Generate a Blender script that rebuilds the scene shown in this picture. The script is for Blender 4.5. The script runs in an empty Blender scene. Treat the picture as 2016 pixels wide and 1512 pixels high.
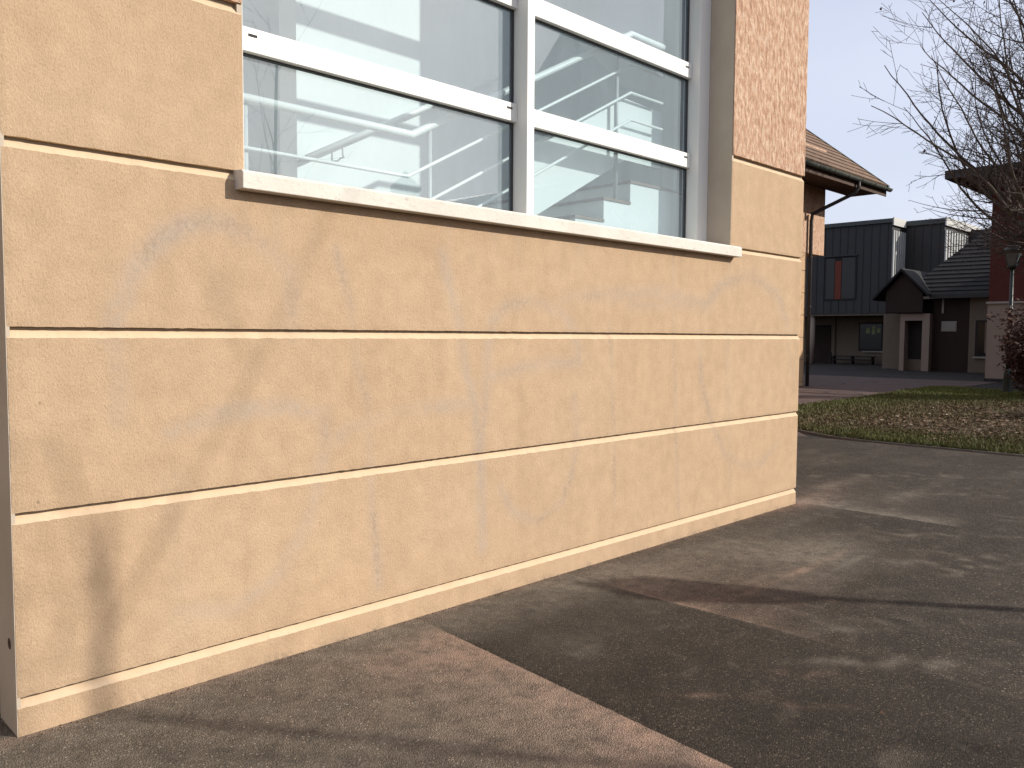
import bpy, bmesh, math, random
import numpy as np
from mathutils import Vector, Matrix, noise as mnoise

random.seed(7); rng = np.random.default_rng(7)
scene = bpy.context.scene
COL = scene.collection

# ------------------------------------------------------------------ camera
YAW, PITCH, ROLL = 0.787, 0.059, 0.006
fwd = Vector((math.sin(YAW)*math.cos(PITCH), math.cos(YAW)*math.cos(PITCH), -math.sin(PITCH)))
r0 = Vector((math.cos(YAW), -math.sin(YAW), 0)); u0 = r0.cross(fwd)
rt = math.cos(ROLL)*r0 + math.sin(ROLL)*u0
up = -math.sin(ROLL)*r0 + math.cos(ROLL)*u0
cam = bpy.data.cameras.new('camera'); cam.sensor_width = 36.0; cam.lens = 36.0*1630/2016
cam.clip_start = 0.05; cam.clip_end = 2000
camo = bpy.data.objects.new('camera', cam); COL.objects.link(camo)
M = Matrix.Identity(4)
for i in range(3):
    M[i][0] = rt[i]; M[i][1] = up[i]; M[i][2] = -fwd[i]
M[0][3], M[1][3], M[2][3] = 0.0, -3.398, 1.5
camo.matrix_world = M
scene.camera = camo

# ------------------------------------------------------------------ light
SUN_AZ = math.radians(35.0)      # from -y towards +x
SUN_EL = math.radians(28.0)
sdir = Vector((math.sin(SUN_AZ)*math.cos(SUN_EL), -math.cos(SUN_AZ)*math.cos(SUN_EL), math.sin(SUN_EL)))
sun = bpy.data.lights.new('sun', 'SUN'); sun.energy = 4.2; sun.angle = math.radians(0.53)
sun.color = (1.0, 0.945, 0.86)
suno = bpy.data.objects.new('sun', sun); COL.objects.link(suno)
suno.rotation_euler = sdir.to_track_quat('Z', 'Y').to_euler()
suno.location = (20, -40, 40)
world = bpy.data.worlds.new('World'); scene.world = world; world.use_nodes = True
wn = world.node_tree; wn.nodes.clear()
wo = wn.nodes.new('ShaderNodeOutputWorld'); wb = wn.nodes.new('ShaderNodeBackground')
sky = wn.nodes.new('ShaderNodeTexSky'); sky.sky_type = 'NISHITA'; sky.sun_disc = False
sky.sun_elevation = SUN_EL; sky.sun_rotation = math.pi - SUN_AZ
sky.air_density = 1.0; sky.dust_density = 2.6; sky.ozone_density = 1.0; sky.altitude = 300
wb.inputs['Strength'].default_value = 0.11
# thin even veil of high cloud over the clear sky, with faint wisps
wtc = wn.nodes.new('ShaderNodeTexCoord'); wmp = wn.nodes.new('ShaderNodeMapping'); wmp.inputs['Scale'].default_value = (1, 1, 3.5)
wnz = wn.nodes.new('ShaderNodeTexNoise'); wnz.inputs['Scale'].default_value = 2.2; wnz.inputs['Detail'].default_value = 5
wmr = wn.nodes.new('ShaderNodeMapRange'); wmr.inputs['From Min'].default_value = 0.3; wmr.inputs['From Max'].default_value = 0.7
wmr.inputs['To Min'].default_value = 0.60; wmr.inputs['To Max'].default_value = 0.78
wmx = wn.nodes.new('ShaderNodeMix'); wmx.data_type = 'RGBA'; wmx.inputs[7].default_value = (6.0, 6.25, 7.4, 1)
wn.links.new(wtc.outputs['Generated'], wmp.inputs['Vector']); wn.links.new(wmp.outputs[0], wnz.inputs['Vector'])
wn.links.new(wnz.outputs[0], wmr.inputs['Value']); wn.links.new(wmr.outputs[0], wmx.inputs[0])
wn.links.new(sky.outputs[0], wmx.inputs[6]); wn.links.new(wmx.outputs[2], wb.inputs[0]); wn.links.new(wb.outputs[0], wo.inputs[0])
vs = scene.view_settings
scene.display_settings.display_device = 'sRGB'
vs.view_transform = 'Standard'; vs.look = 'None'; vs.exposure = 0.40; vs.gamma = 1.0; vs.use_curve_mapping = False
scene.cycles.max_bounces = 10; scene.cycles.diffuse_bounces = 4; scene.cycles.transparent_max_bounces = 16
scene.cycles.caustics_reflective = False; scene.cycles.caustics_refractive = False

# ------------------------------------------------------------------ node helpers
class NT:
    def __init__(s, name):
        s.m = bpy.data.materials.new(name); s.m.use_nodes = True
        s.t = s.m.node_tree; s.t.nodes.clear()
        s.out = s.t.nodes.new('ShaderNodeOutputMaterial')
        s.bsdf = s.t.nodes.new('ShaderNodeBsdfPrincipled')
        s.t.links.new(s.bsdf.outputs[0], s.out.inputs[0])
        s.tc = None
    def n(s, typ, **kw):
        nd = s.t.nodes.new(typ)
        for k, v in kw.items(): setattr(nd, k, v)
        return nd
    def link(s, a, b): s.t.links.new(a, b)
    def coord(s, scale=(1, 1, 1)):
        if s.tc is None: s.tc = s.n('ShaderNodeNewGeometry')
        mp = s.n('ShaderNodeMapping'); mp.inputs['Scale'].default_value = scale
        s.link(s.tc.outputs['Position'], mp.inputs['Vector']); return mp.outputs[0]
    def noise(s, scale, detail=4, rough=0.55, stretch=(1, 1, 1), dist=0.0):
        nd = s.n('ShaderNodeTexNoise'); nd.inputs['Scale'].default_value = scale
        nd.inputs['Detail'].default_value = detail; nd.inputs['Roughness'].default_value = rough
        nd.inputs['Distortion'].default_value = dist
        s.link(s.coord(stretch), nd.inputs['Vector']); return nd.outputs[0]
    def vor(s, scale, stretch=(1, 1, 1), feature='F1', out='Distance'):
        nd = s.n('ShaderNodeTexVoronoi', feature=feature); nd.inputs['Scale'].default_value = scale
        s.link(s.coord(stretch), nd.inputs['Vector']); return nd.outputs[out]
    def ramp(s, fac, stops):
        nd = s.n('ShaderNodeValToRGB'); e = nd.color_ramp.elements
        while len(e) > 1: e.remove(e[0])
        for i, (p, c) in enumerate(stops):
            x = e[0] if i == 0 else e.new(p)
            x.position = p; x.color = (c, c, c, 1) if isinstance(c, (int, float)) else (*c, 1)
        s.link(fac, nd.inputs[0]); return nd.outputs[0]
    def mix(s, fac, a, b, mode='MIX'):
        nd = s.n('ShaderNodeMix', data_type='RGBA', blend_type=mode)
        for sock, v in ((nd.inputs[0], fac), (nd.inputs[6], a), (nd.inputs[7], b)):
            if isinstance(v, (int, float)): sock.default_value = v
            elif isinstance(v, tuple): sock.default_value = (*v, 1)
            else: s.link(v, sock)
        return nd.outputs[2]
    def math(s, op, a, b=0.0):
        nd = s.n('ShaderNodeMath', operation=op)
        for sock, v in ((nd.inputs[0], a), (nd.inputs[1], b)):
            if isinstance(v, (int, float)): sock.default_value = v
            else: s.link(v, sock)
        return nd.outputs[0]
    def attr(s, name):
        nd = s.n('ShaderNodeAttribute', attribute_name=name); sp = s.n('ShaderNodeSeparateColor')
        s.link(nd.outputs['Color'], sp.inputs[0]); return sp.outputs
    def bump(s, h, strength=0.5, dist=0.01):
        nd = s.n('ShaderNodeBump'); nd.inputs['Strength'].default_value = strength
        nd.inputs['Distance'].default_value = dist
        s.link(h, nd.inputs['Height']); s.link(nd.outputs[0], s.bsdf.inputs['Normal'])
    def set(s, color=None, rough=0.8, metal=0.0, spec=0.3):
        if color is not None:
            if isinstance(color, tuple): s.bsdf.inputs['Base Color'].default_value = (*color, 1)
            else: s.link(color, s.bsdf.inputs['Base Color'])
        if isinstance(rough, (int, float)): s.bsdf.inputs['Roughness'].default_value = rough
        else: s.link(rough, s.bsdf.inputs['Roughness'])
        s.bsdf.inputs['Metallic'].default_value = metal
        s.bsdf.inputs['Specular IOR Level'].default_value = spec
        return s.m

MAT = {}
def simple(name, col, rough=0.7, var=0.15, scale=3.0, metal=0.0, spec=0.3, bscale=60, bstr=0.15, bdist=0.004, stretch=(1, 1, 1)):
    k = NT(name)
    nz = k.noise(scale, 5, 0.6, stretch)
    c = k.ramp(nz, [(0.25, tuple(v*(1-var) for v in col)), (0.75, tuple(min(1, v*(1+var)) for v in col))])
    k.bump(k.noise(bscale, 3, 0.6, stretch), bstr, bdist)
    MAT[name] = k.set(c, rough, metal, spec); return MAT[name]

# fine scratched render of the smooth courses; faint buffed marks and one painted tree-shadow streak come from the vertex attribute 'mark'
k = NT('fine_render')
big = k.noise(1.1, 5, 0.6); mid = k.noise(9, 4, 0.6); fine = k.noise(160, 3, 0.7, (1, 1, 0.6)); strk = k.noise(5.5, 5, 0.65, (1, 1, 0.22))
base = k.ramp(big, [(0.25, (0.422, 0.294, 0.184)), (0.5, (0.440, 0.309, 0.195)), (0.78, (0.455, 0.328, 0.212))])
base = k.mix(0.85, base, k.ramp(mid, [(0.3, (0.90, 0.895, 0.885)), (0.7, (1.07, 1.07, 1.075))]), 'MULTIPLY')
base = k.mix(0.35, base, k.ramp(strk, [(0.32, (0.85, 0.84, 0.84)), (0.55, (1.04, 1.04, 1.04))]), 'MULTIPLY')
base = k.mix(0.8, base, k.ramp(fine, [(0.28, (0.74, 0.72, 0.70)), (0.5, (1.0, 1.0, 1.0)), (0.75, (1.10, 1.10, 1.10))]), 'MULTIPLY')
at = k.attr('mark')
gr = k.math('MULTIPLY', at[0], k.ramp(k.noise(14, 4, 0.7), [(0.32, 0.38), (0.60, 1.0)]))
base = k.mix(gr, base, (0.375, 0.300, 0.234))
dk = k.math('MULTIPLY', at[1], k.ramp(k.noise(38, 4, 0.75), [(0.42, 0.0), (0.62, 1.0)]))
base = k.mix(dk, base, (0.20, 0.155, 0.115))
vp = k.n('ShaderNodeTexVoronoi'); vp.inputs['Scale'].default_value = 7.5; k.link(k.coord((1, 1, 0.7)), vp.inputs['Vector'])
vs_ = k.n('ShaderNodeSeparateColor'); k.link(vp.outputs['Color'], vs_.inputs[0])
pit = k.math('MULTIPLY', k.ramp(vp.outputs['Distance'], [(0.015, 1.0), (0.05, 0.0)]), k.math('GREATER_THAN', vs_.outputs[0], 0.72))
base = k.mix(k.math('MULTIPLY', pit, 0.7), base, (0.16, 0.12, 0.09))
scr = k.noise(70, 4, 0.75, (1.0, 1.0, 0.55), 0.8)
k.bump(k.math('ADD', k.math('MULTIPLY', fine, 0.7), scr), 0.55, 0.006)
MAT['fine_render'] = k.set(base, 0.92, 0, 0.15)

k = NT('smooth_joint_render')
nz = k.noise(6, 5, 0.65); at = k.attr('mark')
base = k.ramp(nz, [(0.3, (0.51, 0.375, 0.245)), (0.7, (0.58, 0.435, 0.288))])
spk = k.ramp(k.noise(45, 3, 0.7), [(0.62, 0.0), (0.75, 0.7)])
base = k.mix(spk, base, (0.42, 0.29, 0.175))
base = k.mix(k.math('MULTIPLY', at[1], 0.75), base, (0.22, 0.19, 0.15))
k.bump(k.noise(120, 3, 0.6), 0.2, 0.003)
MAT['joint_render'] = k.set(base, 0.9, 0, 0.15)

k = NT('rough_render')
a_ = k.noise(34, 4, 0.65, (1, 1, 0.36)); b_ = k.noise(3, 3, 0.6)
base = k.ramp(a_, [(0.36, (0.37, 0.215, 0.14)), (0.49, (0.46, 0.295, 0.198)), (0.62, (0.58, 0.425, 0.31))])
base = k.mix(0.5, base, k.ramp(b_, [(0.3, (0.92, 0.9, 0.9)), (0.7, (1.06, 1.06, 1.06))]), 'MULTIPLY')
k.bump(k.math('ADD', k.noise(26, 5, 0.7, (1, 1, 0.5)), k.math('MULTIPLY', k.noise(110, 3, 0.7), 0.35)), 0.9, 0.018)
MAT['rough_render'] = k.set(base, 0.95, 0, 0.1)

k = NT('return_render')
c = k.ramp(k.noise(2.5, 5, 0.6), [(0.3, (0.42, 0.35, 0.27)), (0.7, (0.50, 0.42, 0.33))])
k.bump(k.noise(180, 3, 0.7), 0.3, 0.004); MAT['return_render'] = k.set(c, 0.92, 0, 0.15)

# asphalt with pale stones; dust and dark patches from the vertex attribute 'dust'
def asphalt(name, base, attr):
    k = NT(name)
    cells = k.n('ShaderNodeTexVoronoi'); cells.inputs['Scale'].default_value = 165
    k.link(k.coord(), cells.inputs['Vector'])
    sep = k.n('ShaderNodeSeparateColor'); k.link(cells.outputs['Color'], sep.inputs[0])
    stone = k.ramp(sep.outputs[0], [(0.0, 0.45), (0.6, 0.9), (0.88, 1.25), (0.96, 1.9), (1.0, 3.9)])
    cs = k.n('ShaderNodeTexVoronoi'); cs.inputs['Scale'].default_value = 62; k.link(k.coord(), cs.inputs['Vector'])
    ss = k.n('ShaderNodeSeparateColor'); k.link(cs.outputs['Color'], ss.inputs[0])
    peb = k.math('MULTIPLY', k.math('GREATER_THAN', ss.outputs[1], 0.80), k.ramp(cs.outputs['Distance'], [(0.18, 1.0), (0.34, 0.0)]))
    big = k.ramp(k.noise(0.7, 5, 0.6), [(0.3, 0.78), (0.7, 1.2)])
    mid = k.ramp(k.noise(5, 5, 0.7), [(0.3, 0.8), (0.7, 1.2)])
    c = k.mix(1.0, base, stone, 'MULTIPLY'); c = k.mix(k.math('MULTIPLY', peb, 0.8), c, k.ramp(ss.outputs[2], [(0.0, (0.05, 0.04, 0.03)), (0.5, (0.16, 0.135, 0.10)), (1.0, (0.38, 0.35, 0.29))])); c = k.mix(1.0, c, big, 'MULTIPLY'); c = k.mix(1.0, c, mid, 'MULTIPLY')
    if attr:
        at = k.attr('dust')
        br = k.ramp(k.noise(9, 6, 0.8), [(0.34, 0.25), (0.62, 1.15)])
        gap = k.ramp(cells.outputs['Distance'], [(0.1, 1.0), (0.5, 0.42)])
        d1 = k.math('MULTIPLY', k.math('MULTIPLY', at[0], br), gap)
        d2 = k.math('MULTIPLY', k.math('MULTIPLY', at[1], br), gap)
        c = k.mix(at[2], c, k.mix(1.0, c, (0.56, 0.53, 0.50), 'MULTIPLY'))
        c = k.mix(d2, c, (0.31, 0.265, 0.205)); c = k.mix(d1, c, (0.48, 0.30, 0.215))
    k.bump(k.math('ADD', k.math('SUBTRACT', k.math('MULTIPLY', sep.outputs[0], 0.8), cells.outputs['Distance']), k.math('MULTIPLY', peb, 0.8)), 0.8, 0.007)
    MAT[name] = k.set(c, 0.9, 0, 0.25)
asphalt('yard_asphalt', (0.070, 0.056, 0.042), True)
asphalt('far_asphalt', (0.034, 0.030, 0.028), False)
simple('pink_paving', (0.088, 0.057, 0.049), 0.9, 0.25, 1.6, bscale=40)
simple('concrete_kerb', (0.115, 0.10, 0.085), 0.9, 0.2, 5)
k = NT('soil_turf')
g1 = k.noise(1.3, 5, 0.65); g2 = k.noise(9, 5, 0.7)
c = k.ramp(g1, [(0.36, (0.075, 0.060, 0.034)), (0.52, (0.092, 0.066, 0.042)), (0.66, (0.060, 0.068, 0.025))])
c = k.mix(0.8, c, k.ramp(g2, [(0.3, 0.6), (0.7, 1.35)]), 'MULTIPLY'); k.bump(g2, 0.8, 0.05)
MAT['soil'] = k.set(c, 0.95, 0, 0.1)
def blade_mat(name, stops):
    k = NT(name); oi = k.attr('tint')
    MAT[name] = k.set(k.ramp(oi[0], stops), 0.75, 0, 0.25)
blade_mat('grass_blade', [(0.0, (0.115, 0.082, 0.042)), (0.35, (0.100, 0.087, 0.034)), (0.7, (0.076, 0.086, 0.024)), (1.0, (0.135, 0.15, 0.036))])
blade_mat('fallen_leaf', [(0.0, (0.06, 0.038, 0.022)), (0.6, (0.14, 0.086, 0.050)), (0.9, (0.19, 0.13, 0.08)), (1.0, (0.4, 0.33, 0.25))])
blade_mat('russet_leaf', [(0.0, (0.024, 0.010, 0.007)), (0.6, (0.052, 0.020, 0.012)), (1.0, (0.095, 0.042, 0.022))])
simple('bark', (0.105, 0.082, 0.062), 0.9, 0.3, 8, bscale=30, bstr=0.5, bdist=0.02, stretch=(1, 1, 0.3))
simple('twig', (0.080, 0.060, 0.048), 0.85, 0.25, 3)
simple('dead_leaf', (0.06, 0.035, 0.02), 0.9, 0.3, 6)
simple('white_frame', (0.73, 0.715, 0.675), 0.42, 0.03, 2, spec=0.4, bstr=0.03)
k = NT('stone_sill')
c = k.ramp(k.noise(4, 6, 0.7), [(0.3, (0.54, 0.50, 0.43)), (0.6, (0.62, 0.58, 0.51))])
st = k.ramp(k.noise(16, 5, 0.75, (1, 1, 2.2), 1.2), [(0.56, 0.0), (0.68, 0.75)])
c = k.mix(st, c, (0.40, 0.36, 0.31)); k.bump(k.noise(55, 4, 0.7), 0.35, 0.006); MAT['sill'] = k.set(c, 0.85, 0, 0.2)
simple('rubber', (0.05, 0.05, 0.052), 0.6, 0.1)
simple('slot_black', (0.02, 0.02, 0.02), 0.7, 0.1)
simple('plaster', (0.76, 0.78, 0.775), 0.9, 0.03, 2, bscale=90)
simple('plaster_shade', (0.78, 0.78, 0.76), 0.9, 0.03, 2)
simple('shade_panel_dark', (0.07, 0.08, 0.085), 0.5, 0.1, 2)  # dark tone painted in place of shade, for the panel behind the right panes
simple('floor_tile', (0.60, 0.56, 0.49), 0.6, 0.12, 5)
simple('tread_stone', (0.20, 0.15, 0.115), 0.7, 0.2, 9)
simple('white_rail', (0.80, 0.82, 0.80), 0.3, 0.02, 2, spec=0.5, bstr=0.02)
simple('grey_post', (0.42, 0.43, 0.43), 0.4, 0.05, 2)
simple('clay_tile', (0.165, 0.105, 0.068), 0.85, 0.35, 4.5, bscale=25, bstr=0.4, bdist=0.02)
simple('pink_tile', (0.34, 0.20, 0.15), 0.85, 0.3, 3.0, bscale=25, bstr=0.4, bdist=0.02)
simple('dark_tile', (0.014, 0.0128, 0.0125), 0.8, 0.35, 3.5, bscale=25, bstr=0.4, bdist=0.02)
simple('zinc', (0.075, 0.080, 0.070), 0.55, 0.25, 4, metal=0.3, bstr=0.1)
simple('pipe_dark', (0.035, 0.030, 0.029), 0.5, 0.15, 3)
simple('tan_render', (0.46, 0.30, 0.175), 0.92, 0.1, 3, bscale=90, bstr=0.3, bdist=0.006)
simple('soffit_wood', (0.075, 0.045, 0.032), 0.8, 0.2, 5)
simple('grey_cladding', (0.031, 0.030, 0.031), 0.55, 0.1, 1.2)
simple('pale_cladding', (0.40, 0.40, 0.385), 0.5, 0.06, 1.2)
simple('coping_metal', (0.055, 0.06, 0.058), 0.5, 0.1, 2)
simple('white_coping', (0.45, 0.44, 0.41), 0.5, 0.05, 2)
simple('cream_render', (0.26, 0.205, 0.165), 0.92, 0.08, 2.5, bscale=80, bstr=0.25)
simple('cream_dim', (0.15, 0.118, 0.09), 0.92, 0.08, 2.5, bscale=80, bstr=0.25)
simple('red_render', (0.085, 0.022, 0.017), 0.9, 0.12, 2.5, bscale=80, bstr=0.25)
simple('brown_board', (0.026, 0.014, 0.011), 0.8, 0.2, 3, stretch=(1, 1, 0.2))
simple('dark_wood', (0.020, 0.017, 0.016), 0.8, 0.2, 3)
simple('fascia_grey', (0.036, 0.034, 0.034), 0.6, 0.12, 3)
simple('orange_panel', (0.13, 0.024, 0.012), 0.6, 0.15, 3)
simple('lamp_green', (0.016, 0.024, 0.020), 0.45, 0.15, 5, spec=0.5)
simple('white_paint', (0.30, 0.27, 0.24), 0.8, 0.05, 3)
simple('sign_white', (0.26, 0.24, 0.22), 0.6, 0.08, 9)
simple('sticker_green', (0.30, 0.36, 0.17), 0.7, 0.1, 9)
simple('ribbed_metal', (0.36, 0.30, 0.22), 0.5, 0.15, 3)
simple('shelter_side', (0.05, 0.055, 0.055), 0.6, 0.15, 3)
# thin glass: fresnel reflection over a faint green transmission
k = NT('window_glass')
tr = k.n('ShaderNodeBsdfTransparent'); tr.inputs[0].default_value = (0.85, 0.945, 0.955, 1)
gl = k.n('ShaderNodeBsdfGlossy'); gl.inputs['Roughness'].default_value = 0.0; gl.inputs[0].default_value = (0.95, 0.97, 1, 1)
lw = k.n('ShaderNodeLayerWeight'); lw.inputs[0].default_value = 0.5
f5 = k.math('POWER', lw.outputs['Facing'], 5.0)
mx = k.n('ShaderNodeMixShader'); k.link(k.math('ADD', k.math('MULTIPLY', f5, 0.90), 0.12), mx.inputs[0])
k.link(tr.outputs[0], mx.inputs[1]); k.link(gl.outputs[0], mx.inputs[2])
# fine dust film on the outside of the panes, uneven and smeared
dd = k.n('ShaderNodeBsdfDiffuse'); dd.inputs[0].default_value = (0.57, 0.67, 0.73, 1)
film = k.math('MULTIPLY', k.ramp(k.noise(1.3, 4, 0.6, (1, 1, 0.5)), [(0.3, 0.17), (0.7, 0.235)]), k.ramp(k.noise(14, 4, 0.7, (1, 1, 0.25)), [(0.3, 0.9), (0.7, 1.08)]))
m2 = k.n('ShaderNodeMixShader'); k.link(film, m2.inputs[0]); k.link(mx.outputs[0], m2.inputs[1]); k.link(dd.outputs[0], m2.inputs[2]); k.link(m2.outputs[0], k.out.inputs[0])
MAT['glass'] = k.m
k = NT('dark_glass'); MAT['dark_glass'] = k.set((0.012, 0.012, 0.013), 0.15, 0, 0.3)
k = NT('lantern_glass'); MAT['lantern_glass'] = k.set((0.10, 0.12, 0.12), 0.2, 0, 0.5)

# ------------------------------------------------------------------ mesh helpers
def empty(name, loc, label=None, cat=None, group=None, kind=None):
    o = bpy.data.objects.new(name, None); o.empty_display_size = 0.2
    COL.objects.link(o); o.location = loc
    tag(o, label, cat, group, kind); return o
def tag(o, label=None, cat=None, group=None, kind=None):
    if label: o['label'] = label
    if cat: o['category'] = cat
    if group: o['group'] = group
    if kind: o['kind'] = kind
    return o
def origin_of(p):
    v = Vector((0, 0, 0))
    while p is not None: v += p.location; p = p.parent
    return v
class MB:
    def __init__(s): s.v = []; s.f = []; s.mi = []; s.cur = 0
    def add(s, vs, fs):
        b = len(s.v); s.v += [tuple(v) for v in vs]
        for f in fs: s.f.append(tuple(i+b for i in f)); s.mi.append(s.cur)
        return s
    def box(s, x0, x1, y0, y1, z0, z1):
        return s.add([(x0,y0,z0),(x1,y0,z0),(x1,y1,z0),(x0,y1,z0),(x0,y0,z1),(x1,y0,z1),(x1,y1,z1),(x0,y1,z1)],
                     [(0,3,2,1),(4,5,6,7),(0,1,5,4),(1,2,6,5),(2,3,7,6),(3,0,4,7)])
    def hexa(s, p):   # 8 points, bottom ring then top ring
        return s.add(p, [(0,3,2,1),(4,5,6,7),(0,1,5,4),(1,2,6,5),(2,3,7,6),(3,0,4,7)])
    def tube(s, pts, rad, n=8, caps=True):
        pts = [Vector(p) for p in pts]
        if isinstance(rad, (int, float)): rad = [rad]*len(pts)
        vs = []; fs = []
        ref = None
        for i, p in enumerate(pts):
            d = (pts[min(i+1, len(pts)-1)] - pts[max(i-1, 0)]).normalized()
            if ref is None:
                a = Vector((0, 0, 1)) if abs(d.z) < 0.9 else Vector((1, 0, 0))
                ref = d.cross(a).normalized()
            e1 = (ref - d*ref.dot(d)); e1 = e1.normalized() if e1.length > 1e-6 else d.orthogonal().normalized()
            ref = e1; e2 = d.cross(e1)
            for j in range(n):
                t = 2*math.pi*j/n; vs.append(p + rad[i]*(math.cos(t)*e1 + math.sin(t)*e2))
        for i in range(len(pts)-1):
            for j in range(n):
                a = i*n+j; b = i*n+(j+1) % n; fs.append((a, b, b+n, a+n))
        if caps:
            fs.append(tuple(range(n-1, -1, -1))); fs.append(tuple(range((len(pts)-1)*n, len(pts)*n)))
        return s.add(vs, fs)
    def extrude_y(s, poly, y0, y1):      # poly: (x, z) counterclockwise seen from -y
        n = len(poly)
        vs = [(x, y0, z) for x, z in poly] + [(x, y1, z) for x, z in poly]
        fs = [tuple(range(n)), tuple(range(2*n-1, n-1, -1))]
        for i in range(n): j = (i+1) % n; fs.append((j, i, i+n, j+n))
        return s.add(vs, fs)
    def extrude_x(s, poly, x0, x1):      # poly: (y, z)
        n = len(poly)
        vs = [(x0, y, z) for y, z in poly] + [(x1, y, z) for y, z in poly]
        fs = [tuple(range(n)), tuple(range(2*n-1, n-1, -1))]
        for i in range(n): j = (i+1) % n; fs.append((j, i, i+n, j+n))
        return s.add(vs, fs)
    def build(s, name, mats, parent=None, smooth=False, bevel=0.0):
        o0 = origin_of(parent)
        me = bpy.data.meshes.new(name)
        me.from_pydata([(v[0]-o0.x, v[1]-o0.y, v[2]-o0.z) for v in s.v], [], s.f)
        if not isinstance(mats, (list, tuple)): mats = [mats]
        for m in mats: me.materials.append(MAT[m] if isinstance(m, str) else m)
        if len(mats) > 1: me.polygons.foreach_set('material_index', s.mi)
        if smooth: me.polygons.foreach_set('use_smooth', [True]*len(me.polygons))
        bm = bmesh.new(); bm.from_mesh(me); bmesh.ops.recalc_face_normals(bm, faces=bm.faces)
        if bevel: bmesh.ops.bevel(bm, geom=list(bm.edges), offset=bevel, segments=2, affect='EDGES', profile=0.5)
        bm.to_mesh(me); bm.free()
        o = bpy.data.objects.new(name, me); COL.objects.link(o)
        if parent is not None: o.parent = parent
        return o
def bx(name, mat, parent, *b, bevel=0.0): return MB().box(*b).build(name, mat, parent, bevel=bevel)
def nz(x, y, z=0.0): return mnoise.noise(Vector((x, y, z)))

# smooth 2-D noise for attributes
def vnoise(x, y, scale, seed=0):
    g = np.random.default_rng(seed).random((256, 256))
    u = np.asarray(x)*scale; v = np.asarray(y)*scale
    iu = np.floor(u).astype(int); iv = np.floor(v).astype(int); fu = u-iu; fv = v-iv
    fu = fu*fu*(3-2*fu); fv = fv*fv*(3-2*fv)
    a = g[iu % 256, iv % 256]; b = g[(iu+1) % 256, iv % 256]; c = g[iu % 256, (iv+1) % 256]; d = g[(iu+1) % 256, (iv+1) % 256]
    return (a*(1-fu)+b*fu)*(1-fv)+(c*(1-fu)+d*fu)*fv

# ------------------------------------------------------------------ ground
def sheet(name, mat, x0, x1, y0, y1, z, nx=1, ny=1, attr=None, parent=None):
    xs = np.linspace(x0, x1, nx+1); ys = np.linspace(y0, y1, ny+1)
    X, Y = np.meshgrid(xs, ys)
    V = np.stack([X.ravel(), Y.ravel(), np.full(X.size, z)], 1)
    i = np.arange(nx*ny); a = (i//nx)*(nx+1) + i % nx
    F = np.stack([a, a+1, a+nx+2, a+nx+1], 1)
    me = bpy.data.meshes.new(name); me.from_pydata(V.tolist(), [], F.tolist()); me.materials.append(MAT[mat])
    if attr is not None:
        ca = me.attributes.new(attr[0], 'FLOAT_COLOR', 'POINT'); ca.data.foreach_set('color', attr[1](V).ravel().astype(np.float32))
    o = bpy.data.objects.new(name, me); COL.objects.link(o); o['kind'] = 'structure'; return o

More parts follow.
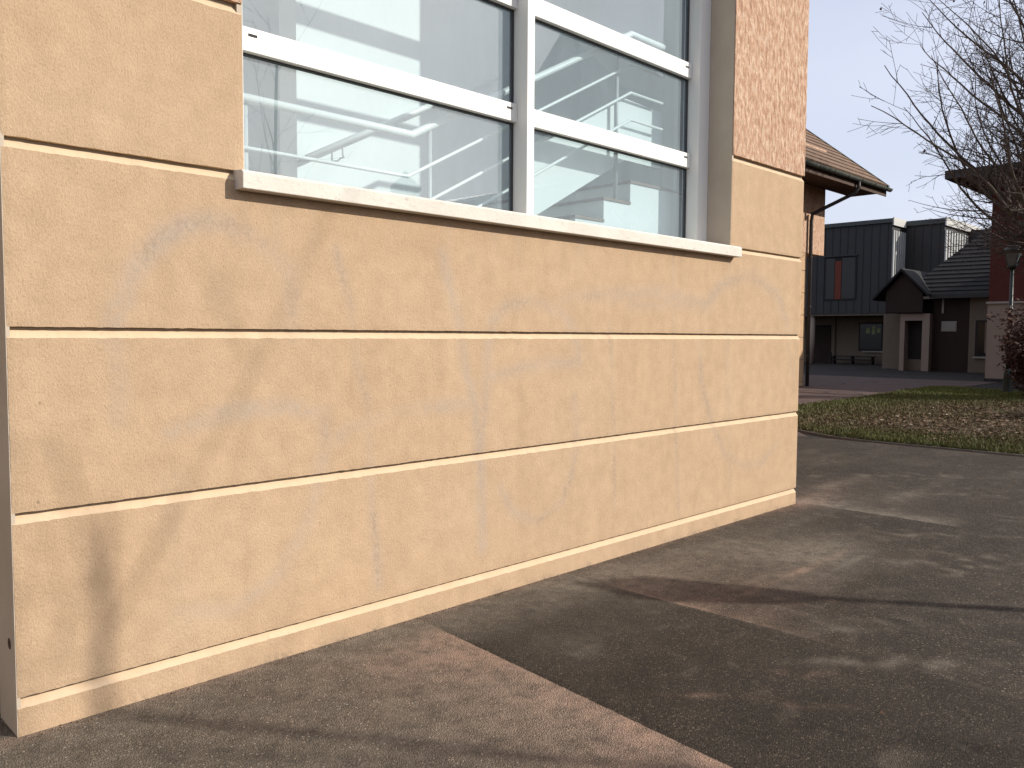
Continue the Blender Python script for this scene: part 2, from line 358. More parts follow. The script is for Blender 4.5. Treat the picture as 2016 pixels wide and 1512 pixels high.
sheet('ground', 'far_asphalt', -400, 600, -400, 600, -0.012)
def gauss(x, y, cx, cy, sx, sy, ang=0.0):
    c, s = math.cos(ang), math.sin(ang); u = (x-cx)*c+(y-cy)*s; v = -(x-cx)*s+(y-cy)*c
    return np.exp(-0.5*((u/sx)**2+(v/sy)**2))
def joint_l(y): return 2.615 + 0.086*(y+1)
def joint_r(y): return 3.90 + 0.012*np.sin(y*3)
def dust(V, patch=False):
    x, y = V[:, 0], V[:, 1]; st = lambda a, b, t: np.clip((t-a)/(b-a), 0, 1)
    n1 = vnoise(x+50, y+50, 1.7, 1); n2 = vnoise(x+50, y+50, 5, 2); n3 = vnoise(x*0.5+50, y*2.2+50, 2.5, 3); n4 = vnoise(x+9, y+9, 12, 4)
    jx = joint_l(y)
    left = (x < 3.2) & (not patch)
    pink = left*np.exp(-np.maximum(jx-x, 0)/(0.22+0.30*n1))*st(-2.6, -1.9, y)*st(-0.12, -0.35, y)*(0.5+0.5*n3)*1.15
    pink += left*gauss(x, y, 2.2, -0.45, 0.5, 0.25)*0.35*n2
    pink += np.exp(-np.abs(y+0.0)/0.045)*(x < 7.1)*(0.35+0.65*n2)*0.8*(y < 0.02)
    pink += left*gauss(x, y, 2.58, -1.55, 0.10, 0.05, 0.5)*0.5 + left*gauss(x, y, 2.45, -1.95, 0.14, 0.05, 0.5)*0.4
    j2 = joint_r(y)
    right = (x >= 3.2) & (not patch)
    pink += right*np.exp(-np.maximum(x-j2, 0)/0.06)*st(-1.9, -0.8, y)*st(-0.25, -0.5, y)*0.45
    pink += right*np.exp(-np.maximum(x-j2, 0)/(0.22+0.25*n1))*st(-1.75, -1.1, y)*st(-0.25, -0.7, y)*0.40*n3*1.3
    pink += gauss(x, y, 5.0, -1.02, 0.42, 0.022)*0.6*n2*1.6 + gauss(x, y, 7.2, -0.02, 0.35, 0.12)*0.6
    pink += gauss(x, y, 7.9, 0.15, 0.7, 0.10)*0.35*n2
    grey = gauss(x, y, 5.5, -0.9, 0.34, 0.22)*1.25*(0.6+0.4*n2) + gauss(x, y, 5.42, -1.16, 0.28, 0.02)*0.5
    grey += gauss(x, y, 4.8, -0.35, 1.1, 0.32)*0.62*n1*1.4 + gauss(x, y, 3.05, -0.85, 0.2, 0.16)*0.45*n2
    grey += (x > 7.13)*np.exp(-(x-7.13)/0.16)*st(-1.35, -1.2, y)*st(0.3, -0.1, y)*1.4*(0.7+0.3*n2)
    grey += (x > 7.0)*gauss(x, y, 7.9, -0.2, 0.8, 0.5)*0.35*n3 + gauss(x, y, 5.9, -1.7, 0.25, 0.16)*np.clip(n4*2-1.0, 0, 1)*1.0
    grey += np.clip(n3*1.8-1.15, 0, 1)*st(-3, -1, y)*(x > 3.9)*0.45 + np.clip(n4*2.4-1.75, 0, 1)*(n1 > 0.45)*(x > 2.9)*0.5
    grey += left*(0.52+0.46*n1)*st(-3.4, -0.9, y)*(0.7+0.3*n3)
    grey += patch*st(-0.55, -0.25, y)*(0.30+0.4*n2)
    rag = np.clip(n4*2.2-0.7, 0, 1)
    for cx, cy, sx, sy, a_ in ((5.97, -1.7, .34, .05, .7), (3.74, -1.84, .16, .03, .5), (3.95, -2.1, .30, .05, .6), (4.19, -1.7, .2, .035, .6), (4.6, -1.9, .3, .05, .45), (5.2, -2.2, .4, .06, .4), (6.6, -1.2, .5, .06, .45), (4.9, -1.45, .25, .04, .5), (8.6, -.9, .6, .09, .4), (9.4, -.2, .7, .1, .35)):
        grey += gauss(x, y, cx, cy, sx, sy, -0.8)*a_*rag
    for cx, cy, sx, sy, a_ in ((3.17, -1.92, .12, .022, .55), (2.98, -1.61, .12, .02, .5), (3.45, -1.75, .15, .025, .35), (4.4, -1.25, .3, .03, .3)):
        pink += gauss(x, y, cx, cy, sx, sy, -0.8)*a_*rag
    pink += right*(x < 5.4)*gauss(x, y, 4.35, -.75, .55, .38)*0.24*(0.4+0.6*n3)
    strip = patch*st(-0.15, -0.6, y)*(0.8+0.2*n2)
    edge_d = np.exp(-np.abs(y+0.03)/0.02)*(x < 7.1)*(n4 > 0.45)*0.8
    strip = np.maximum(strip, edge_d)
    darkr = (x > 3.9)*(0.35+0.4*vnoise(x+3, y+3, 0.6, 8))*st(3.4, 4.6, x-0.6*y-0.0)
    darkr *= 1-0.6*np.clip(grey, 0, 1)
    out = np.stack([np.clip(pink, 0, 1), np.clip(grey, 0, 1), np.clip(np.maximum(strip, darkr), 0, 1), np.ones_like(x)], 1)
    return out
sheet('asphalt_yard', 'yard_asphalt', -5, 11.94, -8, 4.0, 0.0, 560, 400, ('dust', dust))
# reinstated trench: a darker strip of asphalt at right angles to the wall, a few millimetres proud, with a slightly ragged edge
def trench():
    nx, ny = 40, 400; V = []
    for j in range(ny+1):
        y = -8 + (7.97)*j/ny
        a = joint_l(y) + 0.004*nz(y*14, 1) + 0.003*nz(y*45, 2); b = float(joint_r(y)) + 0.004*nz(y*14, 5) + 0.003*nz(y*45, 6)
        for i in range(nx+1): V.append((a+(b-a)*i/nx, y, 0.004 if 0 < i < nx else 0.0005))
    w = nx+1; F = [(j*w+i, j*w+i+1, (j+1)*w+i+1, (j+1)*w+i) for j in range(ny) for i in range(nx)]
    me = bpy.data.meshes.new('asphalt_patch'); me.from_pydata(V, [], F); me.materials.append(MAT['yard_asphalt'])
    ca = me.attributes.new('dust', 'FLOAT_COLOR', 'POINT'); ca.data.foreach_set('color', dust(np.array(V), True).ravel().astype(np.float32))
    o = bpy.data.objects.new('asphalt_patch', me); COL.objects.link(o); o['kind'] = 'structure'
trench()

GP = [(11.95, -12), (12.0, 1.3), (12.15, 1.9), (12.6, 2.7), (13.6, 3.6), (15.0, 4.35), (17.0, 4.78), (20.3, 4.78), (24, 5.0), (26.3, 5.1), (26.9, 4.7), (25.9, 3.3), (25.7, -12)]
def poly_sheet(name, mat, pts, z, thick=0.0):
    mb = MB(); n = len(pts)
    vs = [(x, y, z) for x, y in pts]
    if thick: vs += [(x, y, z-thick) for x, y in pts]
    fs = [tuple(range(n))]
    if thick: fs += [((i+1) % n, i, i+n, (i+1) % n+n) for i in range(n)]
    mb.add(vs, fs); o = mb.build(name, mat); o['kind'] = 'structure'; return o
poly_sheet('pink_path', 'pink_paving', [(7.2, 4.0), (11.94, 4.0), (11.94, 2.2), (12.6, 2.72), (13.6, 3.62), (15, 4.37), (17, 4.8), (20.3, 4.8), (24, 5.02), (26.3, 5.12), (27, 4.7), (31.5, 4.7), (31.5, 12.0), (24.4, 12.0), (24.4, 8.2), (7.2, 8.2)], 0.0)
poly_sheet('courtyard', 'far_asphalt', [(31.5, -6), (60, -6), (60, 40), (24.4, 40), (24.4, 12.0), (31.5, 12.0)], -0.002)
def inside(px, py, P):
    c = np.zeros(px.shape, bool); n = len(P)
    for i in range(n):
        x1, y1 = P[i]; x2, y2 = P[(i+1) % n]
        cond = ((y1 > py) != (y2 > py)) & (px < (x2-x1)*(py-y1)/(y2-y1+1e-12)+x1)
        c ^= cond
    return c
def turf_h(x, y):
    return 0.03 + 0.03*np.clip((np.minimum(x-12.0, 26.0-x))/4, 0, 1)*np.clip((4.9-y)/3, 0, 1) + 0.03*(vnoise(x+20, y+20, 0.9, 11)-0.5)
def turf():
    nx, ny = 110, 130
    xs = np.linspace(11.95, 27.0, nx); ys = np.linspace(-12, 5.1, ny)
    X, Y = np.meshgrid(xs, ys); Z = turf_h(X, Y); ok = inside(X.ravel(), Y.ravel(), GP).reshape(X.shape)
    V = np.stack([X.ravel(), Y.ravel(), Z.ravel()], 1).tolist(); F = []
    for j in range(ny-1):
        for i in range(nx-1):
            if ok[j:j+2, i:i+2].all():
                a = j*nx+i; F.append((a, a+1, a+nx+1, a+nx))
    mb = MB(); mb.v = [tuple(v) for v in V]; mb.f = F; mb.mi = [0]*len(F)
    o = mb.build('turf_soil', 'soil', smooth=True); o['kind'] = 'structure'
turf()
poly_sheet('turf_edge', 'soil', GP, 0.022, 0.03)
def kerb_line(name, pts, w, h):
    mb = MB()
    for (ax, ay), (bx_, by) in zip(pts[:-1], pts[1:]):
        d = Vector((bx_-ax, by-ay, 0)).normalized(); n = Vector((-d.y, d.x, 0))*w
        mb.hexa([(ax, ay, -0.02), (bx_, by, -0.02), (bx_+n.x, by+n.y, -0.02), (ax+n.x, ay+n.y, -0.02), (ax, ay, h), (bx_, by, h), (bx_+n.x, by+n.y, h), (ax+n.x, ay+n.y, h)])
    o = mb.build(name, 'concrete_kerb'); o['kind'] = 'structure'
kerb_line('kerb', [(11.95, -12), (12.0, 1.3), (12.15, 1.9), (12.6, 2.7), (13.6, 3.6), (15.0, 4.35), (17.0, 4.78)], 0.05, 0.022)

def scatter_faces(name, mat, V, F, tint, kind='stuff', parent=None):
    me = bpy.data.meshes.new(name); me.from_pydata(V, [], F); me.materials.append(MAT[mat])
    ca = me.attributes.new('tint', 'FLOAT_COLOR', 'POINT')
    t = np.asarray(tint, np.float32); ca.data.foreach_set('color', np.stack([t, t, t, np.ones_like(t)], 1).ravel())
    o = bpy.data.objects.new(name, me); COL.objects.link(o)
    if parent is not None: o.parent = parent
    if kind: o['kind'] = kind
    return o
def grass():
    N = 190000
    x = 11.97 + (27-11.97)*rng.random(N)**1.35; y = rng.uniform(-7, 5.1, N)
    ok = inside(x, y, GP); x, y = x[ok], y[ok]
    edge = np.exp(-np.abs(x-12.0)/0.8)
    bare = vnoise(x*0.8+20, y*0.8+20, 0.9, 21)*0.6 + vnoise(x+20, y+20, 2.6, 22)*0.4
    mid = np.exp(-((y-0.7)/2.3)**2)*np.clip((x-12.6)/1.2, 0, 1)*np.clip((21.5-x)/2, 0, 1)
    dens = np.clip(1.15 - 0.95*mid - 0.7*(bare-0.45), 0.10, 1)
    ok = rng.random(len(x)) < dens; x, y, mid, bare = x[ok], y[ok], mid[ok], bare[ok]
    n = len(x); z = turf_h(x, y)
    a = rng.uniform(0, 2*math.pi, n); w = rng.uniform(0.006, 0.013, n)*(1+0.05*(x-12)); h = rng.uniform(0.025, 0.075, n)
    lx = rng.normal(0, 0.025, n); ly = rng.normal(0, 0.025, n)
    V = np.empty((n, 3, 3)); V[:, 0] = np.stack([x-w*np.cos(a), y-w*np.sin(a), z-0.005], 1)
    V[:, 1] = np.stack([x+w*np.cos(a), y+w*np.sin(a), z-0.005], 1); V[:, 2] = np.stack([x+lx, y+ly, z+h], 1)
    tint = np.clip(0.60 - 0.5*mid - 0.5*(bare-0.45) + rng.normal(0, 0.16, n) + 0.35*np.clip((x-21.5)/2, 0, 1), 0, 1)
    scatter_faces('grass', 'grass_blade', V.reshape(-1, 3).tolist(), np.arange(3*n).reshape(-1, 3).tolist(), np.repeat(tint, 3))
grass()
def leaves():
    n0 = 6500
    x = 12.1 + rng.gamma(2.0, 2.6, n0); y = rng.normal(0.3, 2.4, n0)
    ok = inside(x, y, GP) & (x < 25); x, y = x[ok], y[ok]
    x2 = rng.uniform(9, 30, 90); y2 = rng.uniform(3.6, 8, 90)
    z = np.concatenate([turf_h(x, y)+0.02, np.full(len(x2), 0.01)]); x = np.concatenate([x, x2]); y = np.concatenate([y, y2])
    V = []; F = []; T = []
    for i in range(len(x)):
        s = random.uniform(0.02, 0.055); a = random.uniform(0, 6.28); tl = random.uniform(-0.5, 0.5); t = min(1, max(0, random.gauss(0.5, 0.24)))
        c, s_ = math.cos(a), math.sin(a); b = len(V)
        for u, v, dz in ((-1, 0, 0), (-0.1, -0.6, tl*0.5), (1, 0, tl*0.3), (-0.1, 0.6, 0.35)):
            V.append((x[i]+s*(u*c-v*s_), y[i]+s*(u*s_+v*c), z[i]+s*dz)); T.append(t)
        F.append((b, b+1, b+2, b+3))
    scatter_faces('fallen_leaves', 'fallen_leaf', V, F, T)
leaves()
def grit():
    R = random.Random(9); V = []; F = []; T = []
    for i in range(420):
        if i < 300: x, y = R.uniform(0.85, 7.0), -abs(R.gauss(0, 0.022))-0.006
        else: x, y = R.uniform(1, 11), R.uniform(-3, -0.1)
        s_ = R.uniform(0.002, 0.006) if i < 412 else R.uniform(0.012, 0.022); b = len(V); a = R.uniform(0, 6.28); t = R.random() if i < 412 else 0.75
        for q in range(3): V.append((x+s_*math.cos(a+2.09*q), y+s_*math.sin(a+2.09*q), 0.0015)); T.append(t)
        V.append((x, y, 0.0015+s_*0.9)); T.append(t)
        F += [(b, b+1, b+3), (b+1, b+2, b+3), (b+2, b, b+3)]
    scatter_faces('grit', 'fallen_leaf', V, F, T)
grit()

# ------------------------------------------------------------------ main school building
XL, XR = 0.83, 7.037
WL, WR = 1.752, 5.822           # window opening
GZ = [0.133, 0.824, 1.507, 2.188, 2.891]    # groove levels
GD, GBK, GBV = 0.022, 0.0135, 0.028
school = empty('school_building', (XL, 0, 0), 'tan rendered school building with grooved courses and a large white stair window', 'building')
STROKES = [
 ([(1.192,1.498),(1.223,1.608),(1.294,1.771),(1.397,1.89),(1.546,1.973),(1.681,1.969),(1.846,1.896),(1.958,1.791),(1.982,1.654),(1.988,1.503)], .042, .95, .5),
 ([(1.201,1.488),(1.223,1.328),(1.207,1.148)], .035, .6, .4),
 ([(2.214,1.902),(2.299,1.64),(2.327,1.394),(2.4,1.141),(2.414,.757),(2.458,.231)], .024, .7, .5),
 ([(1.424,1.091),(1.669,1.16),(1.938,1.172),(2.152,1.118)], .035, .8, .15),
 ([(2.152,1.118),(2.151,.96),(2.108,.795),(2.038,.587),(1.878,.377),(1.679,.282),(1.453,.335)], .032, .75, .25),
 ([(2.151,.985),(2.385,1.066),(2.638,1.114),(3.061,1.117)], .034, .75, .1),
 ([(2.877,1.927),(2.949,1.715),(3.004,1.51),(3.042,1.329),(3.119,1.1),(3.159,.81),(3.182,.283)], .03, .8, .35),
 ([(3.14,.812),(3.197,1.095),(3.214,1.44),(3.253,1.583),(3.374,1.673),(3.586,1.709),(3.861,1.64),(3.959,1.516),(4.011,1.34),(3.591,1.317),(3.255,1.266)], .035, .7, .4),
 ([(3.965,1.116),(3.995,.791),(3.949,.634),(3.855,.452),(3.646,.372),(3.426,.452),(3.321,.616)], .03, .65, .4),
 ([(3.859,1.734),(4.311,1.767),(4.885,1.807),(5.484,1.736),(5.695,1.899),(6.16,2.003),(6.598,1.856),(6.796,1.6)], .045, .6, .35),
 ([(4.533,1.707),(5.142,1.726),(5.484,1.736)], .035, .5, .3),
 ([(4.316,1.568),(4.374,.858),(4.397,.341)], .022, .4, .7), ([(5.031,2.156),(5.108,.763),(5.158,.231)], .022, .45, .55),
 ([(5.407,1.506),(5.434,1.161),(5.59,.842),(5.786,.586),(6.068,.455),(6.405,.44),(6.665,.59)], .032, .55, .45),
 ([(6.8,1.511),(6.915,1.154)], .025, .4, .3), ([(5.8,1.5),(5.85,.9),(5.9,.3)], .03, .3, .3), ([(1.42,.9),(1.45,.3)], .05, .35, .1)]  # last stroke paints the fainter tree shadow beside the trunk's
def marks(x, z):
    g = np.zeros_like(x); d = np.zeros_like(x)
    for pts, w, gi, di in STROKES:
        best = np.full_like(x, 9.0)
        for (ax, az), (bx_, bz) in zip(pts[:-1], pts[1:]):
            ux, uz = bx_-ax, bz-az; t = np.clip(((x-ax)*ux+(z-az)*uz)/(ux*ux+uz*uz), 0, 1)
            best = np.minimum(best, np.hypot(x-ax-t*ux, z-az-t*uz))
        w = w*1.35; v = np.exp(-(best/w)**2); f = np.clip(0.30+0.85*vnoise(x+7, z+7, 2.6, 31), 0.3, 1)
        g = np.maximum(g, gi*v*f); d = np.maximum(d, di*np.exp(-(best/(w*0.7))**2)*np.clip(vnoise(x+3, z+3, 4.5, 33)*1.8-0.45, 0, 1))
    d = np.maximum(d, np.exp(-np.maximum(z, 0)/0.026)*np.clip(vnoise(x+2, z+2, 9, 41)*2.0-0.6, 0, 1)*0.95)
    stk = np.clip(vnoise(x+1, z*0.15+1, 11, 43)*2.2-1.1, 0, 1)*np.exp(-np.clip(2.11-z, 0, 9)/0.38)*(z < 2.12)*((x > 1.75) & (x < 5.85))
    g = np.maximum(g, stk*0.5)
    bl = np.clip(vnoise(x+11, z*0.7+11, 1.4, 35)*1.6-0.85, 0, 1)
    return np.clip(np.maximum(g*0.92, bl*0.16), 0, 1), np.clip(d, 0, 1)
def band(x0, x1, z0, z1, zb, parent, dx=0.02, dz=0.02, name='render_course', bevel=GBV, back=GD):
    """one rendered course: flat soffit at z0, front at y=0, top bevel from z1-bevel to z1"""
    nx = max(2, int((x1-x0)/dx)); nzr = max(2, int((z1-bevel-z0)/dz))
    xs = np.linspace(x0, x1, nx+1)
    rows = [('b', z0)] + [('f', z0+(z1-bevel-z0)*i/nzr) for i in range(nzr+1)] + [('t', z1)]
    V = []; A = []
    for ri, (k_, z) in enumerate(rows):
        for xi, x in enumerate(xs):
            yy = 0.0; zz = z
            if k_ == 'f':
                yy = 0.0012*nz(x*1.3, z*1.3, zb) + 0.0006*nz(x*22, z*22, zb)
                if ri == 1: zz += 0.0022*nz(x*28, zb*7.1, 0) + 0.0016*nz(x*75, zb*3.3, 2); yy += 0.001
                if ri == nzr+1: zz += 0.0032*nz(x*24, zb*5.7, 5) + 0.002*nz(x*70, zb*2.3, 8)
                if xi in (0, nx): yy += 0.002
            else: yy = back
            ex = 0.0
            if k_ == 'f' and xi in (0, nx): ex = 0.0022*nz(z*32, x, 3)
            V.append((x+ex, yy, zz))
    F = []; mi = []
    w = nx+1
    for r_ in range(len(rows)-1):
        for c in range(nx):
            a = r_*w+c; F.append((a, a+1, a+w+1, a+w)); mi.append(1 if r_ in (0, len(rows)-2) else 0)
    R_ = len(rows)
    # end caps and back
    base = len(V)
    F.append(tuple(r_*w for r_ in range(R_-1, -1, -1))); mi.append(0)
    F.append(tuple(r_*w+nx for r_ in range(R_))); mi.append(0)
    F.append((0, (R_-1)*w, (R_-1)*w+nx, nx)); mi.append(0)
    o0 = origin_of(parent)
    me = bpy.data.meshes.new(name)
    me.from_pydata([(v[0]-o0.x, v[1]-o0.y, v[2]-o0.z) for v in V], [], F)
    me.materials.append(MAT['fine_render']); me.materials.append(MAT['joint_render'])
    me.polygons.foreach_set('material_index', mi)
    VA = np.array(V); g, d = marks(VA[:, 0], VA[:, 2])
    ca = me.attributes.new('mark', 'FLOAT_COLOR', 'POINT')
    ca.data.foreach_set('color', np.stack([g, d, np.zeros_like(g), np.ones_like(g)], 1).astype(np.float32).ravel())
    o = bpy.data.objects.new(name, me); COL.objects.link(o); o.parent = parent; return o
o = band(XL, XR, -0.05, GZ[0], 0, school, name='plinth_course')
for i in range(3): band(XL, XR, GZ[i]+GBK, GZ[i+1], i+1, school)
band(XL, WL, GZ[3]+GBK, GZ[4], 4, school); band(WR, XR, GZ[3]+GBK, GZ[4], 4, school)
# rough render above
def rough(x0, x1, z0, z1, parent):
    d = 0.0125; nx = int((x1-x0)/d); nzr = int((z1-z0)/d); V = []; F = []
    for j in range(nzr+1):
        for i in range(nx+1):
            x = x0+(x1-x0)*i/nx; z = z0+(z1-z0)*j/nzr
            h = nz(x*26, z*13, 1)*0.0045 + nz(x*60, z*38, 2)*0.0025
            e = (i in (0, nx)) or (j == 0)
            V.append((x + (nz(z*35, 3, x)*0.004 if i in (0, nx) else 0), -0.004-h*(0.5 if e else 1), z + (nz(x*30, 9, 1)*0.004 if j == 0 else 0)))
    w = nx+1
    for j in range(nzr):
        for i in range(nx): a = j*w+i; F.append((a, a+1, a+w+1, a+w))
    mb = MB(); mb.add(V, F)
    mb.add([(x0, GD, z0), (x1, GD, z0), (x1, GD, z1), (x0, GD, z1)], [(0, 1, 2, 3)])
    b = len(mb.v)-4
    mb.f += [tuple([b] + [i for i in range(0, nx+1)] + [b+1]), tuple([b] + [j*w for j in range(nzr+1)] + [b+3]), tuple([b+1] + [j*w+nx for j in range(nzr+1)] + [b+2])]; mb.mi += [0]*3
    return mb.build('rough_render_panel', 'rough_render', parent)
rough(XL, WL, GZ[4]+0.02, 4.9, school); rough(WR, XR, GZ[4]+0.02, 4.9, school)
bx('rough_render_panel', 'rough_render', school, XL, WL, -0.003, GD, 4.905, 6.6); bx('rough_render_panel', 'rough_render', school, WR, XR, -0.003, GD, 4.905, 6.6)
bx('rough_render_panel', 'rough_render', school, XL, XR, -0.003, GD, 6.603, 7.4)
# backing wall behind the courses, with the window opening
mb = MB(); mb.box(XL+0.004, XR-0.004, GD, 0.33, -0.1, 2.115); mb.box(XL+0.004, WL-0.003, GD, 0.33, 2.115, 6.6); mb.box(WR+0.003, XR-0.004, GD, 0.33, 2.115, 6.6); mb.box(XL+0.004, XR-0.004, GD, 0.33, 6.6, 7.4)
bw = mb.build('backing_wall', ['joint_render'], school)
me = bw.data; ca = me.attributes.new('mark', 'FLOAT_COLOR', 'POINT')
bx('window_reveal', 'return_render', school, WR-0.004, WR+0.02, 0.004, 0.214, 2.20, 6.599)
bx('window_reveal', 'return_render', school, WL-0.02, WL+0.004, 0.004, 0.214, 2.20, 6.599)
# side return (left), chamfered foot and a small weep recess
rp = MB(); rp.box(XL-0.0035, XL+0.01, 0.003, 0.23, -0.05, 7.4); rp.build('side_return', 'return_render', school)
mb = MB(); mb.tube([(XL-0.004, 0.075, 0.335), (XL-0.002, 0.075, 0.335)], 0.022, 10); mb.build('weep_hole', 'soffit_wood', school)
bx('recess_wall', 'return_render', school, -1.5, XL-0.004, 1.6, 1.75, -0.05, 7.4)
bx('recess_wall', 'return_render', school, XL+0.011, XL+0.20, 0.33, 1.75, -0.05, 7.4)
bx('outer_wall', 'tan_render', school, -9.0, -1.51, 0.0, 0.3, -0.05, 7.4)
bx('recess_wall', 'return_render', school, -1.8, -1.51, 0.31, 1.75, -0.05, 7.4)
bx('gable_wall', 'tan_render', school, XR-0.20, XR-0.006, 0.33, 8.3, -0.05, 7.4)
bx('rear_wall', 'tan_render', school, 0.3, XR-0.2, 7.9, 8.3, -0.05, 7.4)
mb = MB()
for b_ in ((-1.6, XR+0.25, -0.35, 0.55, 7.4, 7.6), (-1.6, XR+0.25, 2.02, 3.3, 7.4, 7.6), (-1.6, XR+0.25, 5.8, 8.4, 7.4, 7.6), (-1.6, 1.5, 0.55, 2.02, 7.4, 7.6), (6.3, XR+0.25, 0.55, 2.02, 7.4, 7.6), (-1.6, 1.3, 3.3, 5.8, 7.4, 7.6), (6.3, XR+0.25, 3.3, 5.8, 7.4, 7.6)): mb.box(*b_)  # roof left open in two places for the added rooflights
mb.build('flat_roof', 'fascia_grey', school)
# sill
mb = MB(); mb.extrude_x([(-0.07, 2.118), (-0.07, 2.188), (-0.058, 2.198), (0.30, 2.238), (0.30, 2.118)], 1.712, 5.872)
sill = mb.build('window_sill', 'sill', school, bevel=0.004)
# window joinery
win = empty('stair_window', (0, 0, 0)); win.parent = school; win.location = Vector((WL-XL, 0.3, 2.2))
FR = 'white_frame'
TZ = [(2.822, 2.933), (3.512, 3.628), (4.205, 4.318), (4.895, 5.008), (5.585, 5.70)]
bx('jamb', FR, win, 5.672, WR-0.002, 0.215, 0.36, 2.236, 6.598, bevel=0.003)
bx('jamb', FR, win, WL+0.002, 1.86, 0.20, 0.36, 2.236, 6.598, bevel=0.003)
bx('mullion', FR, win, 3.728, 3.792, 0.20, 0.36, 2.236, 6.598, bevel=0.003)
bx('head', FR, win, 1.86, 5.672, 0.24, 0.36, 6.48, 6.598, bevel=0.003)
cols = [(1.861, 3.727), (3.793, 5.671)]
zlev = [2.236, 2.268] + [z for t in TZ for z in t] + [6.48]
for (a, b) in cols:
    bx('bottom_rail', FR, win, a, b, 0.30, 0.36, 2.236, 2.262, bevel=0.002)
    for (z0, z1) in TZ:
        t = bx('transom', FR, win, a, b, 0.285, 0.36, z0, z1, bevel=0.003)
    for i in range(6):
        z0 = zlev[1+2*i]-0.006; z1 = zlev[2+2*i]
        MBp = MB(); MBp.add([(a+0.012, 0.330, z0+0.008), (b-0.012, 0.330, z0+0.008), (b-0.012, 0.330, z1-0.008), (a+0.012, 0.330, z1-0.008)], [(0, 1, 2, 3)]); p = MBp.build('pane', 'glass', win)
        g = MB(); g.box(a, a+0.012, 0.318, 0.345, z0, z1); g.box(b-0.012, b, 0.318, 0.345, z0, z1)
        g.box(a+0.012, b-0.012, 0.318, 0.345, z0, z0+0.008); g.box(a+0.012, b-0.012, 0.318, 0.345, z1-0.008, z1)
        g.build('gasket', 'rubber', win)
    for (z0, z1) in TZ:
        for x in ((a+0.07, b-0.09) if a < 3 else (a+0.03, b-0.09)):
            bx('drain_slot', 'slot_black', win, x, x+0.045, 0.2825, 0.286, z0+0.070, z0+0.082)

# interior shell
def part_box(name, mat, *b): return bx(name, mat, school, *b)
part_box('interior_floor', 'floor_tile', XL+0.2, 6.84, 0.335, 7.9, 1.52, 1.70)
mb = MB()
for b_ in ((XL+0.2, 6.84, 0.335, 0.55, 6.9, 7.0), (XL+0.2, 6.84, 2.02, 3.3, 6.9, 7.0), (XL+0.2, 6.84, 5.8, 7.9, 6.9, 7.0), (XL+0.2, 1.5, 0.55, 2.02, 6.9, 7.0), (6.3, 6.84, 0.55, 2.02, 6.9, 7.0), (XL+0.2, 1.3, 3.3, 5.8, 6.9, 7.0), (6.3, 6.84, 3.3, 5.8, 6.9, 7.0)): mb.box(*b_)  # ceiling gaps let the added rooflights brighten the rooms
mb.build('interior_ceiling', 'plaster', school)
for b_ in ((1.45, 6.35, 0.52, 2.05), (1.25, 6.35, 3.27, 5.83)):  # unseen rooflights, added to bring more daylight into the stairwell
    g_ = MB(); g_.add([(b_[0], b_[2], 7.64), (b_[1], b_[2], 7.64), (b_[1], b_[3], 7.64), (b_[0], b_[3], 7.64)], [(0, 1, 2, 3)]); g_.build('added_rooflight_pane', 'glass', school)
part_box('interior_wall', 'plaster', 3.235, 6.40, 2.06, 2.30, 1.70, 6.9)
part_box('interior_wall', 'plaster', 6.402, 6.60, 0.90, 2.30, 1.70, 6.9)
part_box('interior_wall', 'plaster', 6.402, 6.60, 0.335, 0.40, 1.70, 6.9)
part_box('jamb_shade_panel', 'shade_panel_dark', 6.44, 6.50, 0.40, 0.90, 1.70, 6.9)  # added dark sheet imitating the jamb's shadow band on the panes, not a door
part_box('interior_wall', 'plaster_shade', XL+0.2, 6.4, 6.2, 6.35, 1.70, 6.9)
part_box('interior_wall', 'plaster_shade', XL+0.2, XL+0.25, 0.335, 6.2, 1.70, 6.9)
part_box('interior_wall', 'plaster_shade', 6.4, 6.5, 2.3, 6.2, 1.70, 6.9)
stair = empty('staircase', (4.0, 0.45, 1.7), 'white staircase with tubular handrails behind the large window', 'staircase')
YS = 0.46
step0, run, rise = 3.22, 0.318, 0.1625
prof = [(3.0, 1.7)]
zc, xc = 1.70, step0
pts = []
for i in range(6):
    z = 1.70+rise*(i+1); x = 4.81-run*(4-i)          # tread i starts at x
    pts.append((x, z))
poly = [(pts[0][0], 1.701)]
for i, (x, z) in enumerate(pts):
    poly.append((x, z-0.0 if i == 0 else z))
    nxt = pts[i+1][0] if i < 5 else 6.38
    poly.append((nxt, z))
# build each step as a solid block from below (flight flank shows the zigzag)
for i, (x, z) in enumerate(pts):
    nxt = pts[i+1][0] if i < 5 else 6.38
    st = MB().box(x, nxt, YS, 2.055, 1.702, z-0.02).build('step', 'plaster', stair)
    bx('tread', 'tread_stone', st, x-0.012, nxt - (0.001 if i < 5 else 0), YS-0.010, 2.053, z-0.0195, z)
RZ = lambda x: 3.19 + 0.53*(x-4.04)
x_a, x_b = 3.02, 5.09
za, zb_ = 2.626, RZ(5.09)
def rail(off, r, name, y=YS-0.02, end=5.50):
    xs0 = 3.02-0.03*(off > 0.1)
    p = [(1.2, y, RZ(xs0)+0.0-off), (xs0, y, RZ(xs0)-off), (x_b, y, RZ(x_b)-off), (end, y, RZ(x_b)-off)]
    return MB().tube(p, r, 10).build(name, 'white_rail', stair, smooth=True)
rail(0.0, 0.023, 'handrail')
for off in (0.225, 0.43, 0.63): rail(off, 0.0105, 'mid_rail')
for x in (2.0, 3.17, 4.95):
    z0 = 1.70 if x < 3.3 else 1.70+rise*5
    MB().tube([(x, YS+0.005, z0), (x, YS+0.005, RZ(max(x, 3.02))-0.02)], 0.016, 10).build('post', 'grey_post', stair, smooth=True)
